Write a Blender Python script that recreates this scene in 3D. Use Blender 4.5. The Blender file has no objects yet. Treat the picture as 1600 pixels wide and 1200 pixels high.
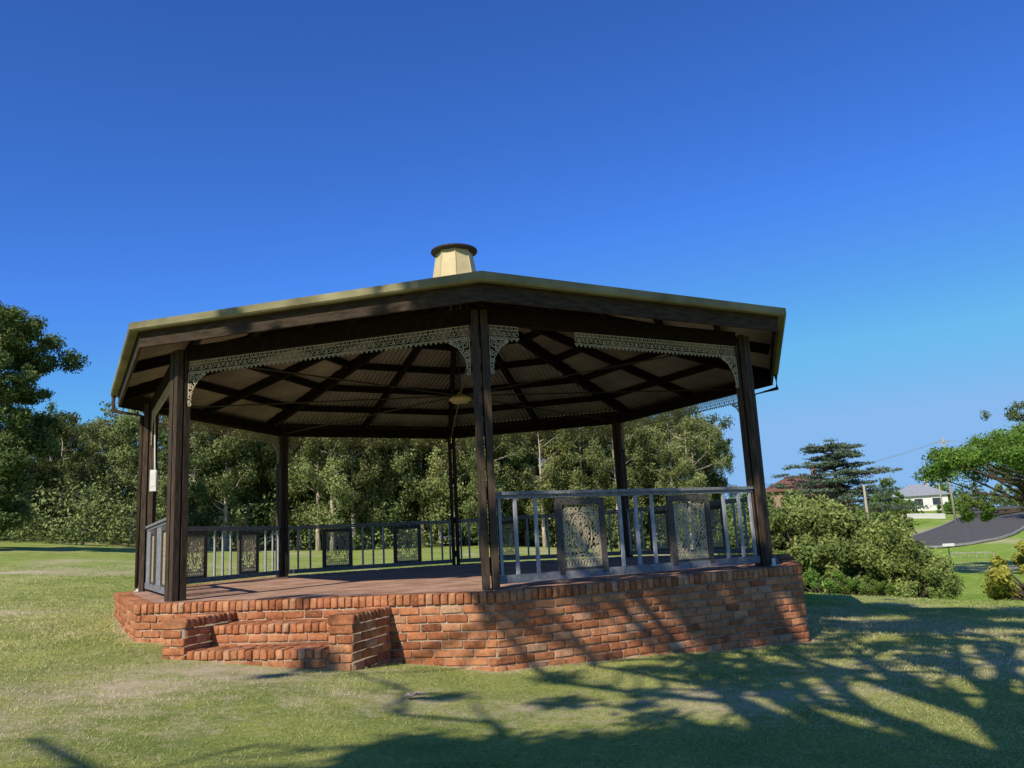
import bpy, bmesh, math, random
import numpy as np
from mathutils import Matrix, Vector
random.seed(7); rng=np.random.default_rng(7)
R_=math.radians
scene=bpy.context.scene
COL=scene.collection
ZF=0.752; TH=0.0474
CAMY=-13.78
SUN_AZ=R_(-122); SUN_EL=R_(38)

# ---------------------------------------------------------------- helpers
def link(o): COL.objects.link(o); return o
def thing(name,loc,label,category,group=None,rot=0.0):
    o=bpy.data.objects.new(name,None); o.empty_display_size=0.3
    o.location=loc; o.rotation_euler=(0,0,rot)
    o["label"]=label; o["category"]=category
    if group: o["group"]=group
    return link(o)
def part(name,me,parent,mats=None,loc=(0,0,0),rot=(0,0,0)):
    o=bpy.data.objects.new(name,me); link(o)
    if parent is not None: o.parent=parent
    o.location=loc; o.rotation_euler=rot
    if mats is not None and len(me.materials)==0:
        for m in (mats if isinstance(mats,(list,tuple)) else [mats]): me.materials.append(m)
    return o

class MB:
    def __init__(s): s.v=[];s.f=[];s.r=[];s.m=[];s.n=0
    def add(s,vs,fs,rnd=0.5,mi=0):
        b=s.n
        s.v.extend([tuple(p) for p in vs]); s.n+=len(vs)
        s.f.extend([tuple(b+i for i in f) for f in fs])
        s.m.extend([mi]*len(fs)); s.r.extend([rnd]*len(vs))
    def box(s,c,size,M=None,rnd=0.5,mi=0):
        a,b,d=[q/2 for q in size]
        P=[(-a,-b,-d),(a,-b,-d),(a,b,-d),(-a,b,-d),(-a,-b,d),(a,-b,d),(a,b,d),(-a,b,d)]
        F=[(0,3,2,1),(4,5,6,7),(0,1,5,4),(1,2,6,5),(2,3,7,6),(3,0,4,7)]
        c=Vector(c)
        if M is None: vs=[Vector(p)+c for p in P]
        else: vs=[M@Vector(p)+c for p in P]
        s.add(vs,F,rnd,mi)
    def beam(s,p0,p1,w,h,rnd=0.5,mi=0,up=(0,0,1)):
        p0=Vector(p0);p1=Vector(p1);d=p1-p0;L=d.length;d.normalize()
        side=d.cross(Vector(up)); side.normalize(); u=side.cross(d)
        M=Matrix((d,side,u)).transposed()
        s.box((p0+p1)/2,(L,w,h),M,rnd,mi)
    def tube(s,pts,rad,sides=6,rnd=0.5,mi=0,ref=(0.31,0.17,0.93)):
        pts=[Vector(p) for p in pts]; n=len(pts)
        if not hasattr(rad,'__len__'): rad=[rad]*n
        vs=[];fs=[]
        ref=Vector(ref)
        for i in range(n):
            t=(pts[min(i+1,n-1)]-pts[max(i-1,0)])
            if t.length<1e-9: t=Vector((0,0,1))
            t.normalize()
            a=t.cross(ref)
            if a.length<1e-3: a=t.cross(Vector((1,0,0)))
            a.normalize(); b=t.cross(a)
            for k in range(sides):
                q=2*math.pi*(k+.5)/sides
                vs.append(pts[i]+(a*math.cos(q)+b*math.sin(q))*rad[i])
        for i in range(n-1):
            for k in range(sides):
                k2=(k+1)%sides
                fs.append((i*sides+k,i*sides+k2,(i+1)*sides+k2,(i+1)*sides+k))
        fs.append(tuple(range(sides))[::-1]); fs.append(tuple((n-1)*sides+k for k in range(sides)))
        s.add(vs,fs,rnd,mi)
    def build(s,name,mats=None,smooth=False):
        me=bpy.data.meshes.new(name); me.from_pydata(s.v,[],s.f)
        at=me.attributes.new('rnd','FLOAT','POINT'); at.data.foreach_set('value',np.array(s.r,dtype=np.float32))
        me.polygons.foreach_set('material_index',np.array(s.m,dtype=np.int32))
        if smooth: me.polygons.foreach_set('use_smooth',np.ones(len(s.f),dtype=bool))
        if mats is not None:
            for m in (mats if isinstance(mats,(list,tuple)) else [mats]): me.materials.append(m)
        me.update(); return me

def np_mesh(name,V,F,rnd,mat=None,smooth=False):
    V=np.asarray(V,dtype=np.float32);F=np.asarray(F,dtype=np.int32);k=F.shape[1]
    me=bpy.data.meshes.new(name)
    me.vertices.add(len(V)); me.vertices.foreach_set('co',V.ravel())
    me.loops.add(F.size); me.loops.foreach_set('vertex_index',F.ravel())
    me.polygons.add(len(F)); me.polygons.foreach_set('loop_start',np.arange(0,F.size,k,dtype=np.int32))
    try: me.polygons.foreach_set('loop_total',np.full(len(F),k,dtype=np.int32))
    except Exception: pass
    if smooth: me.polygons.foreach_set('use_smooth',np.ones(len(F),dtype=bool))
    at=me.attributes.new('rnd','FLOAT','POINT'); at.data.foreach_set('value',np.asarray(rnd,dtype=np.float32))
    if mat: me.materials.append(mat)
    me.update(); me.validate(); return me

# ---------------------------------------------------------------- materials
def newmat(name):
    m=bpy.data.materials.new(name); m.use_nodes=True
    nt=m.node_tree; b=nt.nodes['Principled BSDF']; return m,nt,b
def ramp(nt,stops):
    r=nt.nodes.new('ShaderNodeValToRGB'); e=r.color_ramp.elements
    while len(e)>1: e.remove(e[-1])
    e[0].position=stops[0][0]; e[0].color=(*stops[0][1],1)
    for p,c in stops[1:]:
        x=e.new(p); x.color=(*c,1)
    return r
def noise(nt,scale,detail=4,rough=.6,vec=None,obj=False):
    n=nt.nodes.new('ShaderNodeTexNoise'); n.inputs['Scale'].default_value=scale
    n.inputs['Detail'].default_value=detail; n.inputs['Roughness'].default_value=rough
    if vec: nt.links.new(vec,n.inputs['Vector'])
    return n
def coord(nt,scale=(1,1,1),kind='Object'):
    tc=nt.nodes.new('ShaderNodeTexCoord'); mp=nt.nodes.new('ShaderNodeMapping')
    mp.inputs['Scale'].default_value=scale; nt.links.new(tc.outputs[kind],mp.inputs['Vector'])
    return mp.outputs['Vector']
def mix(nt,a,b,fac,mode='MIX'):
    m=nt.nodes.new('ShaderNodeMix'); m.data_type='RGBA'; m.blend_type=mode
    for sock,val in ((m.inputs[0],fac),(m.inputs[6],a),(m.inputs[7],b)):
        if hasattr(val,'is_output'): nt.links.new(val,sock)
        elif isinstance(val,(int,float)): sock.default_value=val
        else: sock.default_value=(*val,1)
    return m.outputs[2]
def bump(nt,b,h,strength=.4,dist=.01):
    n=nt.nodes.new('ShaderNodeBump'); n.inputs['Strength'].default_value=strength; n.inputs['Distance'].default_value=dist
    nt.links.new(h,n.inputs['Height']); nt.links.new(n.outputs['Normal'],b.inputs['Normal'])
def attr(nt,name='rnd'):
    a=nt.nodes.new('ShaderNodeAttribute'); a.attribute_name=name; return a.outputs['Fac']

def simple(name,c1,c2,scale=6,rough=.7,stretch=(1,1,1),metal=0,bs=.3,bd=.004,spec=.15):
    m,nt,b=newmat(name); v=coord(nt,stretch)
    n=noise(nt,scale,6,.65,v); r=ramp(nt,[(.3,c1),(.7,c2)]); nt.links.new(n.outputs['Fac'],r.inputs['Fac'])
    nt.links.new(r.outputs['Color'],b.inputs['Base Color']); b.inputs['Roughness'].default_value=rough
    b.inputs['Metallic'].default_value=metal; b.inputs['Specular IOR Level'].default_value=spec
    n2=noise(nt,scale*5,5,.7,v); bump(nt,b,n2.outputs['Fac'],bs,bd); return m

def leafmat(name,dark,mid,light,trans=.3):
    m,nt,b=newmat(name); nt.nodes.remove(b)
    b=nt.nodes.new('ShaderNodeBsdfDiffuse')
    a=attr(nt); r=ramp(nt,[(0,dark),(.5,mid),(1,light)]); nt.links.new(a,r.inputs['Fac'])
    oi=nt.nodes.new('ShaderNodeObjectInfo'); hs=nt.nodes.new('ShaderNodeHueSaturation')
    mr=nt.nodes.new('ShaderNodeMapRange'); mr.inputs['To Min'].default_value=.75; mr.inputs['To Max'].default_value=1.3
    nt.links.new(oi.outputs['Random'],mr.inputs['Value']); nt.links.new(mr.outputs[0],hs.inputs['Value'])
    mr2=nt.nodes.new('ShaderNodeMapRange'); mr2.inputs['To Min'].default_value=.482; mr2.inputs['To Max'].default_value=.518
    wn=nt.nodes.new('ShaderNodeMath'); wn.operation='FRACT'; wm=nt.nodes.new('ShaderNodeMath'); wm.operation='MULTIPLY'; wm.inputs[1].default_value=7.3
    nt.links.new(oi.outputs['Random'],wm.inputs[0]); nt.links.new(wm.outputs[0],wn.inputs[0]); nt.links.new(wn.outputs[0],mr2.inputs['Value']); nt.links.new(mr2.outputs[0],hs.inputs['Hue'])
    nt.links.new(r.outputs['Color'],hs.inputs['Color'])
    nt.links.new(hs.outputs['Color'],b.inputs['Color'])
    t=nt.nodes.new('ShaderNodeBsdfTranslucent'); nt.links.new(hs.outputs['Color'],t.inputs['Color'])
    mx=nt.nodes.new('ShaderNodeMixShader'); mx.inputs[0].default_value=trans
    out=nt.nodes['Material Output']; nt.links.new(b.outputs[0],mx.inputs[1]); nt.links.new(t.outputs[0],mx.inputs[2])
    nt.links.new(mx.outputs[0],out.inputs['Surface']); return m

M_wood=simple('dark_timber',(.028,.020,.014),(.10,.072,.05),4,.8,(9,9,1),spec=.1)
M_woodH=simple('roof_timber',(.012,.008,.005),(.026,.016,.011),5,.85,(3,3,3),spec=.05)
M_board=simple('fascia_timber',(.025,.018,.012),(.08,.057,.038),3,.8,(2,2,9),spec=.1)
M_rail=simple('weathered_rail',(.11,.112,.118),(.28,.29,.30),4,.7,(6,6,6))
M_frame=simple('brown_frame',(.045,.038,.032),(.13,.115,.10),5,.75,(6,6,6))
M_balu=simple('baluster_paint',(.24,.255,.275),(.42,.44,.46),6,.6,(6,6,2))
M_lace=simple('cast_lace',(.27,.23,.15),(.54,.47,.335),25,.65,bs=.2)
M_gold=simple('cast_panel',(.34,.28,.17),(.64,.55,.37),20,.6,bs=.2)
M_olive=simple('olive_sheet',(.12,.108,.052),(.32,.29,.155),1.6,.65,(1,1,1),bs=.1)
M_vent=simple('cream_sheet',(.50,.41,.21),(.66,.55,.31),3,.6,bs=.1)
M_dark=simple('dark_metal',(.03,.028,.025),(.06,.055,.05),8,.5)
M_ceil=simple('ceiling_sheet',(.18,.15,.127),(.40,.345,.30),.9,.7,bs=.1,spec=.05)
M_white=simple('white_plastic',(.60,.59,.55),(.76,.75,.70),8,.5,bs=.05)
M_mortar=simple('mortar',(.29,.225,.155),(.47,.385,.28),18,.95,bs=.8,bd=.006,spec=.05)

def brickmat():
    m,nt,b=newmat('rumbled_brick'); a=attr(nt)
    r=ramp(nt,[(0,(.15,.06,.034)),(.2,(.39,.14,.063)),(.5,(.52,.205,.093)),(.8,(.60,.28,.138)),(1,(.56,.36,.23))])
    nt.links.new(a,r.inputs['Fac']); v=coord(nt)
    n=noise(nt,14,8,.75,v); r2=ramp(nt,[(.3,(.5,.46,.43)),(.55,(1,1,1)),(.8,(1.2,1.18,1.12))]); nt.links.new(n.outputs['Fac'],r2.inputs['Fac'])
    c=mix(nt,r.outputs['Color'],r2.outputs['Color'],1.0,'MULTIPLY')
    n3=noise(nt,45,4,.7,v); r3=ramp(nt,[(.54,(0,0,0)),(.75,(.8,.8,.8))]); nt.links.new(n3.outputs['Fac'],r3.inputs['Fac'])
    c=mix(nt,c,(.50,.36,.24),r3.outputs['Color']); 
    nb=noise(nt,1.3,4,.6,v); rb=ramp(nt,[(.48,(1,1,1)),(.75,(.66,.6,.54))]); nt.links.new(nb.outputs['Fac'],rb.inputs['Fac'])
    c=mix(nt,c,rb.outputs['Color'],1.0,'MULTIPLY')
    nt.links.new(c,b.inputs['Base Color']); b.inputs['Roughness'].default_value=.95; b.inputs['Specular IOR Level'].default_value=.05
    n2=noise(nt,60,6,.7,v); bump(nt,b,n2.outputs['Fac'],1.0,.012); return m
M_brick=brickmat()

def pavermat():
    m,nt,b=newmat('red_pavers'); v=coord(nt)
    t=nt.nodes.new('ShaderNodeTexBrick'); t.inputs['Scale'].default_value=1; t.inputs['Brick Width'].default_value=.23
    t.inputs['Row Height'].default_value=.115; t.inputs['Mortar Size'].default_value=.006
    t.inputs['Color1'].default_value=(.44,.25,.17,1); t.inputs['Color2'].default_value=(.56,.35,.25,1); t.inputs['Mortar'].default_value=(.36,.29,.23,1)
    nt.links.new(v,t.inputs['Vector'])
    n=noise(nt,2.2,7,.7,v); r=ramp(nt,[(.35,(.6,.57,.55)),(.65,(1.1,1.1,1.1))]); nt.links.new(n.outputs['Fac'],r.inputs['Fac'])
    c=mix(nt,t.outputs['Color'],r.outputs['Color'],1.0,'MULTIPLY'); nt.links.new(c,b.inputs['Base Color'])
    b.inputs['Roughness'].default_value=1; b.inputs['Specular IOR Level'].default_value=.02; bump(nt,b,t.outputs['Fac'],-.4,.005); return m
M_paver=pavermat()

def groundmat():
    m,nt,b=newmat('lawn_ground'); v=coord(nt)
    n1=noise(nt,.18,6,.65,v); n2=noise(nt,1.6,7,.7,v); n3=noise(nt,28,6,.8,v)
    g=ramp(nt,[(.25,(.22,.265,.07)),(.5,(.32,.34,.11)),(.75,(.47,.43,.19))]); nt.links.new(n1.outputs['Fac'],g.inputs['Fac'])
    c=mix(nt,g.outputs['Color'],(.24,.37,.07),attr(nt,'lush'))
    g2=ramp(nt,[(.35,(.70,.76,.7)),(.65,(1.27,1.2,1.1))]); nt.links.new(n2.outputs['Fac'],g2.inputs['Fac'])
    c=mix(nt,c,g2.outputs['Color'],1.0,'MULTIPLY')
    g3=ramp(nt,[(.3,(.55,.58,.5)),(.7,(1.4,1.38,1.35))]); nt.links.new(n3.outputs['Fac'],g3.inputs['Fac'])
    c=mix(nt,c,g3.outputs['Color'],1.0,'MULTIPLY')
    soil=ramp(nt,[(.3,(.42,.325,.195)),(.7,(.70,.58,.385))]); nt.links.new(n3.outputs['Fac'],soil.inputs['Fac'])
    a=attr(nt,'bare'); ad=nt.nodes.new('ShaderNodeMath'); ad.operation='ADD'; nt.links.new(a,ad.inputs[0])
    ms=nt.nodes.new('ShaderNodeMath'); ms.operation='MULTIPLY_ADD'; ms.inputs[1].default_value=3.0; ms.inputs[2].default_value=-1.5
    n4=noise(nt,4,10,.85,v); nt.links.new(n4.outputs['Fac'],ms.inputs[0]); nt.links.new(ms.outputs[0],ad.inputs[1])
    rr=ramp(nt,[(.2,(0,0,0)),(.9,(1,1,1))]); nt.links.new(ad.outputs[0],rr.inputs['Fac'])
    c=mix(nt,c,soil.outputs['Color'],rr.outputs['Color'])
    nt.links.new(c,b.inputs['Base Color']); b.inputs['Roughness'].default_value=1; b.inputs['Specular IOR Level'].default_value=.0
    bump(nt,b,n3.outputs['Fac'],.8,.02); return m
M_ground=groundmat()
def grassmat():
    m,nt,b=newmat('grass_blades'); nt.nodes.remove(b); b=nt.nodes.new('ShaderNodeBsdfDiffuse'); a=attr(nt)
    r=ramp(nt,[(0,(.17,.27,.045)),(.35,(.31,.39,.09)),(.65,(.50,.49,.19)),(1,(.78,.67,.40))]); nt.links.new(a,r.inputs['Fac'])
    nt.links.new(r.outputs['Color'],b.inputs['Color'])
    t=nt.nodes.new('ShaderNodeBsdfTranslucent'); nt.links.new(r.outputs['Color'],t.inputs['Color'])
    mx=nt.nodes.new('ShaderNodeMixShader'); mx.inputs[0].default_value=.35
    nt.links.new(b.outputs[0],mx.inputs[1]); nt.links.new(t.outputs[0],mx.inputs[2]); nt.links.new(mx.outputs[0],nt.nodes['Material Output'].inputs['Surface']); return m
M_grass=grassmat()
M_asph=simple('asphalt',(.09,.088,.086),(.14,.137,.133),3,1,spec=.0)
M_kerb=simple('concrete',(.24,.23,.21),(.36,.34,.31),4,.9)
M_bark=simple('pale_bark',(.28,.22,.165),(.60,.53,.43),2.5,.9,(4,4,.7),bs=.6,bd=.02)
M_barkd=simple('dark_bark',(.05,.038,.028),(.13,.10,.075),4,.95,(4,4,1),bs=.7,bd=.02)
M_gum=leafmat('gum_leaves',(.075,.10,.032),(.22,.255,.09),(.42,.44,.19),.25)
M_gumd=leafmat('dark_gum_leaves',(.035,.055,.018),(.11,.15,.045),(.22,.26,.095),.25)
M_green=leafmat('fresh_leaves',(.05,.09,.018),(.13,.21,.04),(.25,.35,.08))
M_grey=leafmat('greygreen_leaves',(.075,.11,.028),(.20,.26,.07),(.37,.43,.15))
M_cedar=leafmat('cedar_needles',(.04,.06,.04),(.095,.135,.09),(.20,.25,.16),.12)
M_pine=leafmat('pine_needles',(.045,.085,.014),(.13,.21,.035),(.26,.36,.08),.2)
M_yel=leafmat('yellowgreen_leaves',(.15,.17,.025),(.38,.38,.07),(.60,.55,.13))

# ---------------------------------------------------------------- terrain
Db=np.array([0,14,20,28,45,65,90,140,220,3000.])
Bb=np.array([-180,-60,-28,-20,-10,0,15,24,28,35,60,180.])
T=np.array([[0]*10,
 [.1,.4,.6,1,2,3.4,4.9,6.5,7,7],[.1,.4,.6,.95,1.9,3.3,5.0,6.5,7,7],[.1,.4,.5,.7,1.3,2.1,3.2,4.5,5,5],
 [.05,.2,.3,.5,.9,1.3,1.8,2.5,3,3],[0,0,.1,.3,.7,1.1,1.4,2,2,2],[0,-.1,-.2,-.3,-.2,0,.5,1.5,2,2],
 [-.1,-.35,-.7,-1.1,-1.3,-.8,.6,2.6,3.2,3.2],[-.1,-.4,-.8,-1.25,-1.6,-1.3,.3,2.3,3,3],[-.1,-.5,-.9,-1.4,-1.7,-1.4,.2,2.1,2.2,2.2],
 [-.1,-.5,-.9,-1.4,-1.7,-1.4,0,2,2,2],[0]*10],dtype=float)
def _far(x,y):
    d=np.hypot(x,y-CAMY); b=np.degrees(np.arctan2(x,y-CAMY))
    bi=np.clip(np.searchsorted(Bb,b,side='right')-1,0,len(Bb)-2); di=np.clip(np.searchsorted(Db,d,side='right')-1,0,len(Db)-2)
    fb=(b-Bb[bi])/(Bb[bi+1]-Bb[bi]); fd=np.clip((d-Db[di])/(Db[di+1]-Db[di]),0,1)
    fb=fb*fb*(3-2*fb)
    return (T[bi,di]*(1-fb)*(1-fd)+T[bi+1,di]*fb*(1-fd)+T[bi,di+1]*(1-fb)*fd+T[bi+1,di+1]*fb*fd)
def hz(x,y):
    x=np.atleast_1d(np.asarray(x,dtype=float)); y=np.atleast_1d(np.asarray(y,dtype=float))
    d=np.hypot(x,y-CAMY); s=.07*d; z=0
    for a in range(6):
        z=z+_far(x+s*math.cos(a*1.047),y+s*math.sin(a*1.047))
    z=(z+_far(x,y))/7
    zn=np.interp(x,[-12,-6,-3.7,-1.1,.26,4.1,10],[.62,.40,.33,.14,0,-.14,-.40])
    r=np.hypot(x,y+3); w=np.clip((r-8)/12,0,1); w=w*w*(3-2*w)
    z=zn*(1-w)+z*w
    return z+.02*np.sin(x*1.3+.4)*np.sin(y*1.1)+.012*np.sin(x*3.1+1)*np.sin(y*2.7+2)
def hz1(x,y): return float(hz(x,y)[0])
def vnoise(x,y,s,seed=0):
    x=x/s;y=y/s; xi=np.floor(x).astype(np.int64); yi=np.floor(y).astype(np.int64); fx=x-xi;fy=y-yi
    fx=fx*fx*(3-2*fx);fy=fy*fy*(3-2*fy)
    def h(a,b):
        n=(a*374761393+b*668265263+seed*1442695)&0x7fffffff; n=((n^(n>>13))*1274126177)&0x7fffffff
        return ((n^(n>>16))&0xffff)/65535.
    return (h(xi,yi)*(1-fx)*(1-fy)+h(xi+1,yi)*fx*(1-fy)+h(xi,yi+1)*(1-fx)*fy+h(xi+1,yi+1)*fx*fy)
def segd(x,y,pts):
    best=np.full(x.shape,1e9)
    for (ax,ay),(bx,by) in zip(pts[:-1],pts[1:]):
        dx,dy=bx-ax,by-ay; t=np.clip(((x-ax)*dx+(y-ay)*dy)/(dx*dx+dy*dy),0,1)
        best=np.minimum(best,np.hypot(x-ax-t*dx,y-ay-t*dy))
    return best
def bare(x,y):
    n=.45*vnoise(x,y,1.1,1)+.3*vnoise(x,y,.4,2)+.25*vnoise(x,y,.15,3)
    d=segd(x,y,[(-2.2,-6.2),(-2.7,-6.9),(-3.4,-8.0),(-4.8,-9.6),(-6,-12)])
    b=np.clip(1.05-d/2.2,0,1)*(.12+1.15*n)
    d=segd(x,y,[(-1.5,-7.0),(1.0,-7.3),(3.0,-6.9)]); b=np.maximum(b,np.clip(1-d/1.3,0,1)*(.0+.95*n))
    b=np.maximum(b,np.clip(1-np.hypot((x+14)/5,(y-13)/1.2),0,1)*1.3)
    b=np.maximum(b,np.clip(1-np.hypot((x+9)/3.0,(y-1)/.9),0,1)*1.2)
    b=np.maximum(b,np.clip(1-np.hypot((x+7.2)/2.0,(y+3.5)/.7),0,1)*1.1)
    ang=np.arctan2(y,x)-TH; k=np.mod(ang,math.pi/4)-math.pi/8
    ap=np.hypot(x,y)*np.cos(k)-5.5535*math.cos(math.pi/8)
    b=np.maximum(b,np.clip(1-ap/(.08+.22*n),0,1)*.7*(ap>-.5))
    big=vnoise(x,y,5,5)*.5+vnoise(x,y,2,6)*.5
    b=np.maximum(b,np.clip((big-.45)*2.0,0,.65)*(.4+n))
    return b
def lush(x,y):
    d=np.hypot(x,y-CAMY); bb=np.degrees(np.arctan2(x,y-CAMY))
    return np.clip((d-13)/8,0,1)*np.clip((bb-12)/8,0,1)*(bb<120)*.85+.35*np.clip((d-18)/20,0,1)*(bb<12)
ds=np.concatenate([[0.0],np.geomspace(1.2,25,200),np.geomspace(25.5,2500,110)])
NB=480; bs=np.linspace(-math.pi,math.pi,NB,endpoint=False)
DD,BBg=np.meshgrid(ds[1:],bs,indexing='ij'); X=DD*np.sin(BBg); Y=CAMY+DD*np.cos(BBg)
X=np.concatenate([[0],X.ravel()]);Y=np.concatenate([[CAMY],Y.ravel()]); Z=hz(X,Y)
nr=len(ds)-1; i=np.arange(nr-1)[:,None]*NB; j=np.arange(NB)[None,:]; j2=(j+1)%NB
Q=np.stack([1+i+j,1+i+NB+j,1+i+NB+j2,1+i+j2],-1).reshape(-1,4)
me=np_mesh('ground',np.stack([X,Y,Z],1),Q,np.zeros(len(X)),M_ground,True)
at=me.attributes.new('bare','FLOAT','POINT'); at.data.foreach_set('value',bare(X,Y).astype(np.float32))
at=me.attributes.new('lush','FLOAT','POINT'); at.data.foreach_set('value',lush(X,Y).astype(np.float32))
g=part('ground',me,None); g["kind"]="structure"
bmx=bmesh.new(); bmx.from_mesh(me); bmx.verts.ensure_lookup_table()
for k in range(NB): bmx.faces.new((bmx.verts[0],bmx.verts[1+(k+1)%NB],bmx.verts[1+k]))
bmx.normal_update(); bmesh.ops.recalc_face_normals(bmx,faces=bmx.faces); bmx.to_mesh(me); bmx.free()

def grass(n,d0,d1,h0,h1,w,seed):
    r=np.random.default_rng(seed)
    d=np.exp(r.uniform(math.log(d0),math.log(d1),n)); b=np.radians(r.uniform(-36,42,n))
    x=d*np.sin(b); y=CAMY+d*np.cos(b)
    ang=np.arctan2(y,x)-TH; k=np.mod(ang,math.pi/4)-math.pi/8
    ok=np.hypot(x,y)*np.cos(k)>5.5535*math.cos(math.pi/8)+.01
    s=(x+3.738)*.941+(y+4.107)*-.339; t=(x+3.738)*-.339+(y+4.107)*-.941
    ok&=~((s>1.0)&(s<3.17)&(t>-.1)&(t<.88))
    bb=bare(x,y); ok&=(r.random(n)>bb*1.0)
    x,y,d,bb=x[ok],y[ok],d[ok],bb[ok]; m=len(x)
    z=hz(x,y)-.004; sc=np.clip(d/8,.7,3.2)
    clump=vnoise(x,y,.35,9)*.6+vnoise(x,y,1.7,10)*.4
    h=r.uniform(h0,h1,m)*(.5+clump)*np.clip(sc,.8,1.5); wd=w*sc*r.uniform(.7,1.3,m)
    a=r.uniform(0,2*math.pi,m); la=r.uniform(0,2*math.pi,m); ln=h*r.uniform(.4,1.6,m)
    P=np.stack([x,y,z],1)
    A=P+np.stack([np.cos(a)*wd,np.sin(a)*wd,0*a],1); B=P-np.stack([np.cos(a)*wd,np.sin(a)*wd,0*a],1)
    C=P+np.stack([np.cos(la)*ln,np.sin(la)*ln,h],1)
    V=np.stack([A,B,C],1).reshape(-1,3); F=np.arange(3*m).reshape(-1,3)
    dry=vnoise(x,y,2.6,20)*.5+vnoise(x,y,.8,21)*.3+vnoise(x,y,.25,22)*.2
    rn=np.clip(.18+1.1*(dry-.22)+bb*.4-.40*lush(x,y)+r.normal(0,.17,m),0,1)
    return V,F,np.repeat(rn,3)
V,F,rn=grass(320000,3.2,34,.010,.030,.0042,3)
o=part('grass',np_mesh('grass',V,F,rn,M_grass),None); o["kind"]="stuff"; o["label"]="short mown park grass, green with straw patches"; o["category"]="grass"

# ---------------------------------------------------------------- bandstand
def pv(ang_deg,rad,z): a=R_(ang_deg)+TH; return Vector((rad*math.cos(a),rad*math.sin(a),z))
ANG=[-90,-45,0,45,90,135,180,-135]
band=thing('bandstand',(0,0,0),"octagonal timber bandstand with olive roof on a red brick plinth","bandstand")
bm=bmesh.new(); bmesh.ops.create_cube(bm,size=1)
for v in bm.verts: v.co=Vector((v.co.x*.23,v.co.y*.11,v.co.z*.085))
bmesh.ops.bevel(bm,geom=list(bm.edges),offset=.014,segments=3,profile=.5,affect='EDGES')
bm.verts.ensure_lookup_table(); BT=[v.co.copy() for v in bm.verts]; BF=[tuple(v.index for v in f.verts) for f in bm.faces]; bm.free()
def brick(mb,c,size,M,rnd=None):
    sx,sy,sz=size[0]/.23,size[1]/.11,size[2]/.085
    j=Matrix.Rotation(random.gauss(0,.014),3,'Z')@Matrix.Rotation(random.gauss(0,.018),3,'Y')
    c=Vector(c)+Vector((random.gauss(0,.002),random.gauss(0,.002),random.gauss(0,.0018)))
    vs=[]
    for p in BT:
        q=Vector((p.x*sx,p.y*sy,p.z*sz))
        q+=Vector((random.gauss(0,.0019),random.gauss(0,.0019),random.gauss(0,.0019)))
        vs.append(M@(j@q)+c)
    mb.add(vs,BF,random.betavariate(2.9,2.5) if rnd is None else rnd,0)
def frame(d,n): return Matrix((Vector((d.x,d.y,0)),Vector((n.x,n.y,0)),Vector((0,0,1)))).transposed()
BP=.083
def wall(mb,P0,d,n,L,z0,z1,pitch=BP,proud=0.0,bl=.225,start=0):
    M=frame(d,n); k=round((z1-z0)/pitch); pitch=(z1-z0)/k
    for c in range(k):
        z=z1-(c+.5)*pitch; x=-((c+start)%2)*bl/2-random.random()*.02
        while x<L:
            l=bl*random.uniform(.92,1.06); a=max(x,0)+.005; b=min(x+l,L)-.005; x+=l
            if b-a<.035: continue
            q=P0+d*((a+b)/2)+n*(proud-.045)
            brick(mb,(q.x,q.y,z),(b-a,.09,pitch-.0105),M)
def rowlock(mb,P0,d,n,L,ztop,h,depth,w=.082,proud=.012):
    k=round(L/w); w=L/k; M=frame(d,n)
    for i in range(k):
        q=P0+d*((i+.5)*w)+n*(proud-depth/2)
        brick(mb,(q.x,q.y,ztop-h/2),(w-.010,depth*random.uniform(.97,1.02),h*random.uniform(.96,1.02)),M)
INS=.011
base=MB()
ring=[pv(a,5.5535,0) for a in sorted([a if a>=0 else a+360 for a in ANG])]
core=[p*((5.5535-INS-.004)/5.5535) for p in ring]
vs=[(p.x,p.y,-.6) for p in core]+[(p.x,p.y,ZF-.022) for p in core]
fs=[(i,(i+1)%8,8+(i+1)%8,8+i) for i in range(8)]+[tuple(range(8,16))]
base.add(vs,fs,.5,1)
for i in range(8):
    A=ring[i];B=ring[(i+1)%8]; d=(B-A).normalized(); n=Vector((d.y,-d.x,0)); L=(B-A).length
    mid=(A+B)/2
    if n.dot(mid)<0: n=-n
    wall(base,A,d,n,L,ZF-.120-BP*10,ZF-.120,start=i)
    rowlock(base,A,d,n,L,ZF,.112,.22)
part('brick_plinth',base.build('brick_plinth',[M_brick,M_mortar],True),band)
fl=MB(); c=[p*((5.5535-.235)/5.5535) for p in ring]
fl.add([(p.x,p.y,ZF-.006) for p in c]+[(p.x,p.y,ZF-.1) for p in c],[tuple(range(8))]+[(i,i+8,(i+1)%8+8,(i+1)%8) for i in range(8)])
part('floor',fl.build('floor',M_paver),band)
Lc=pv(-135,5.5535,0); Cc=pv(-90,5.5535,0); sd=(Cc-Lc).normalized(); sn=Vector((sd.y,-sd.x,0))
if sn.dot(Lc)<0: sn=-sn
def SP(s,t): return Lc+sd*s+sn*t
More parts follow.
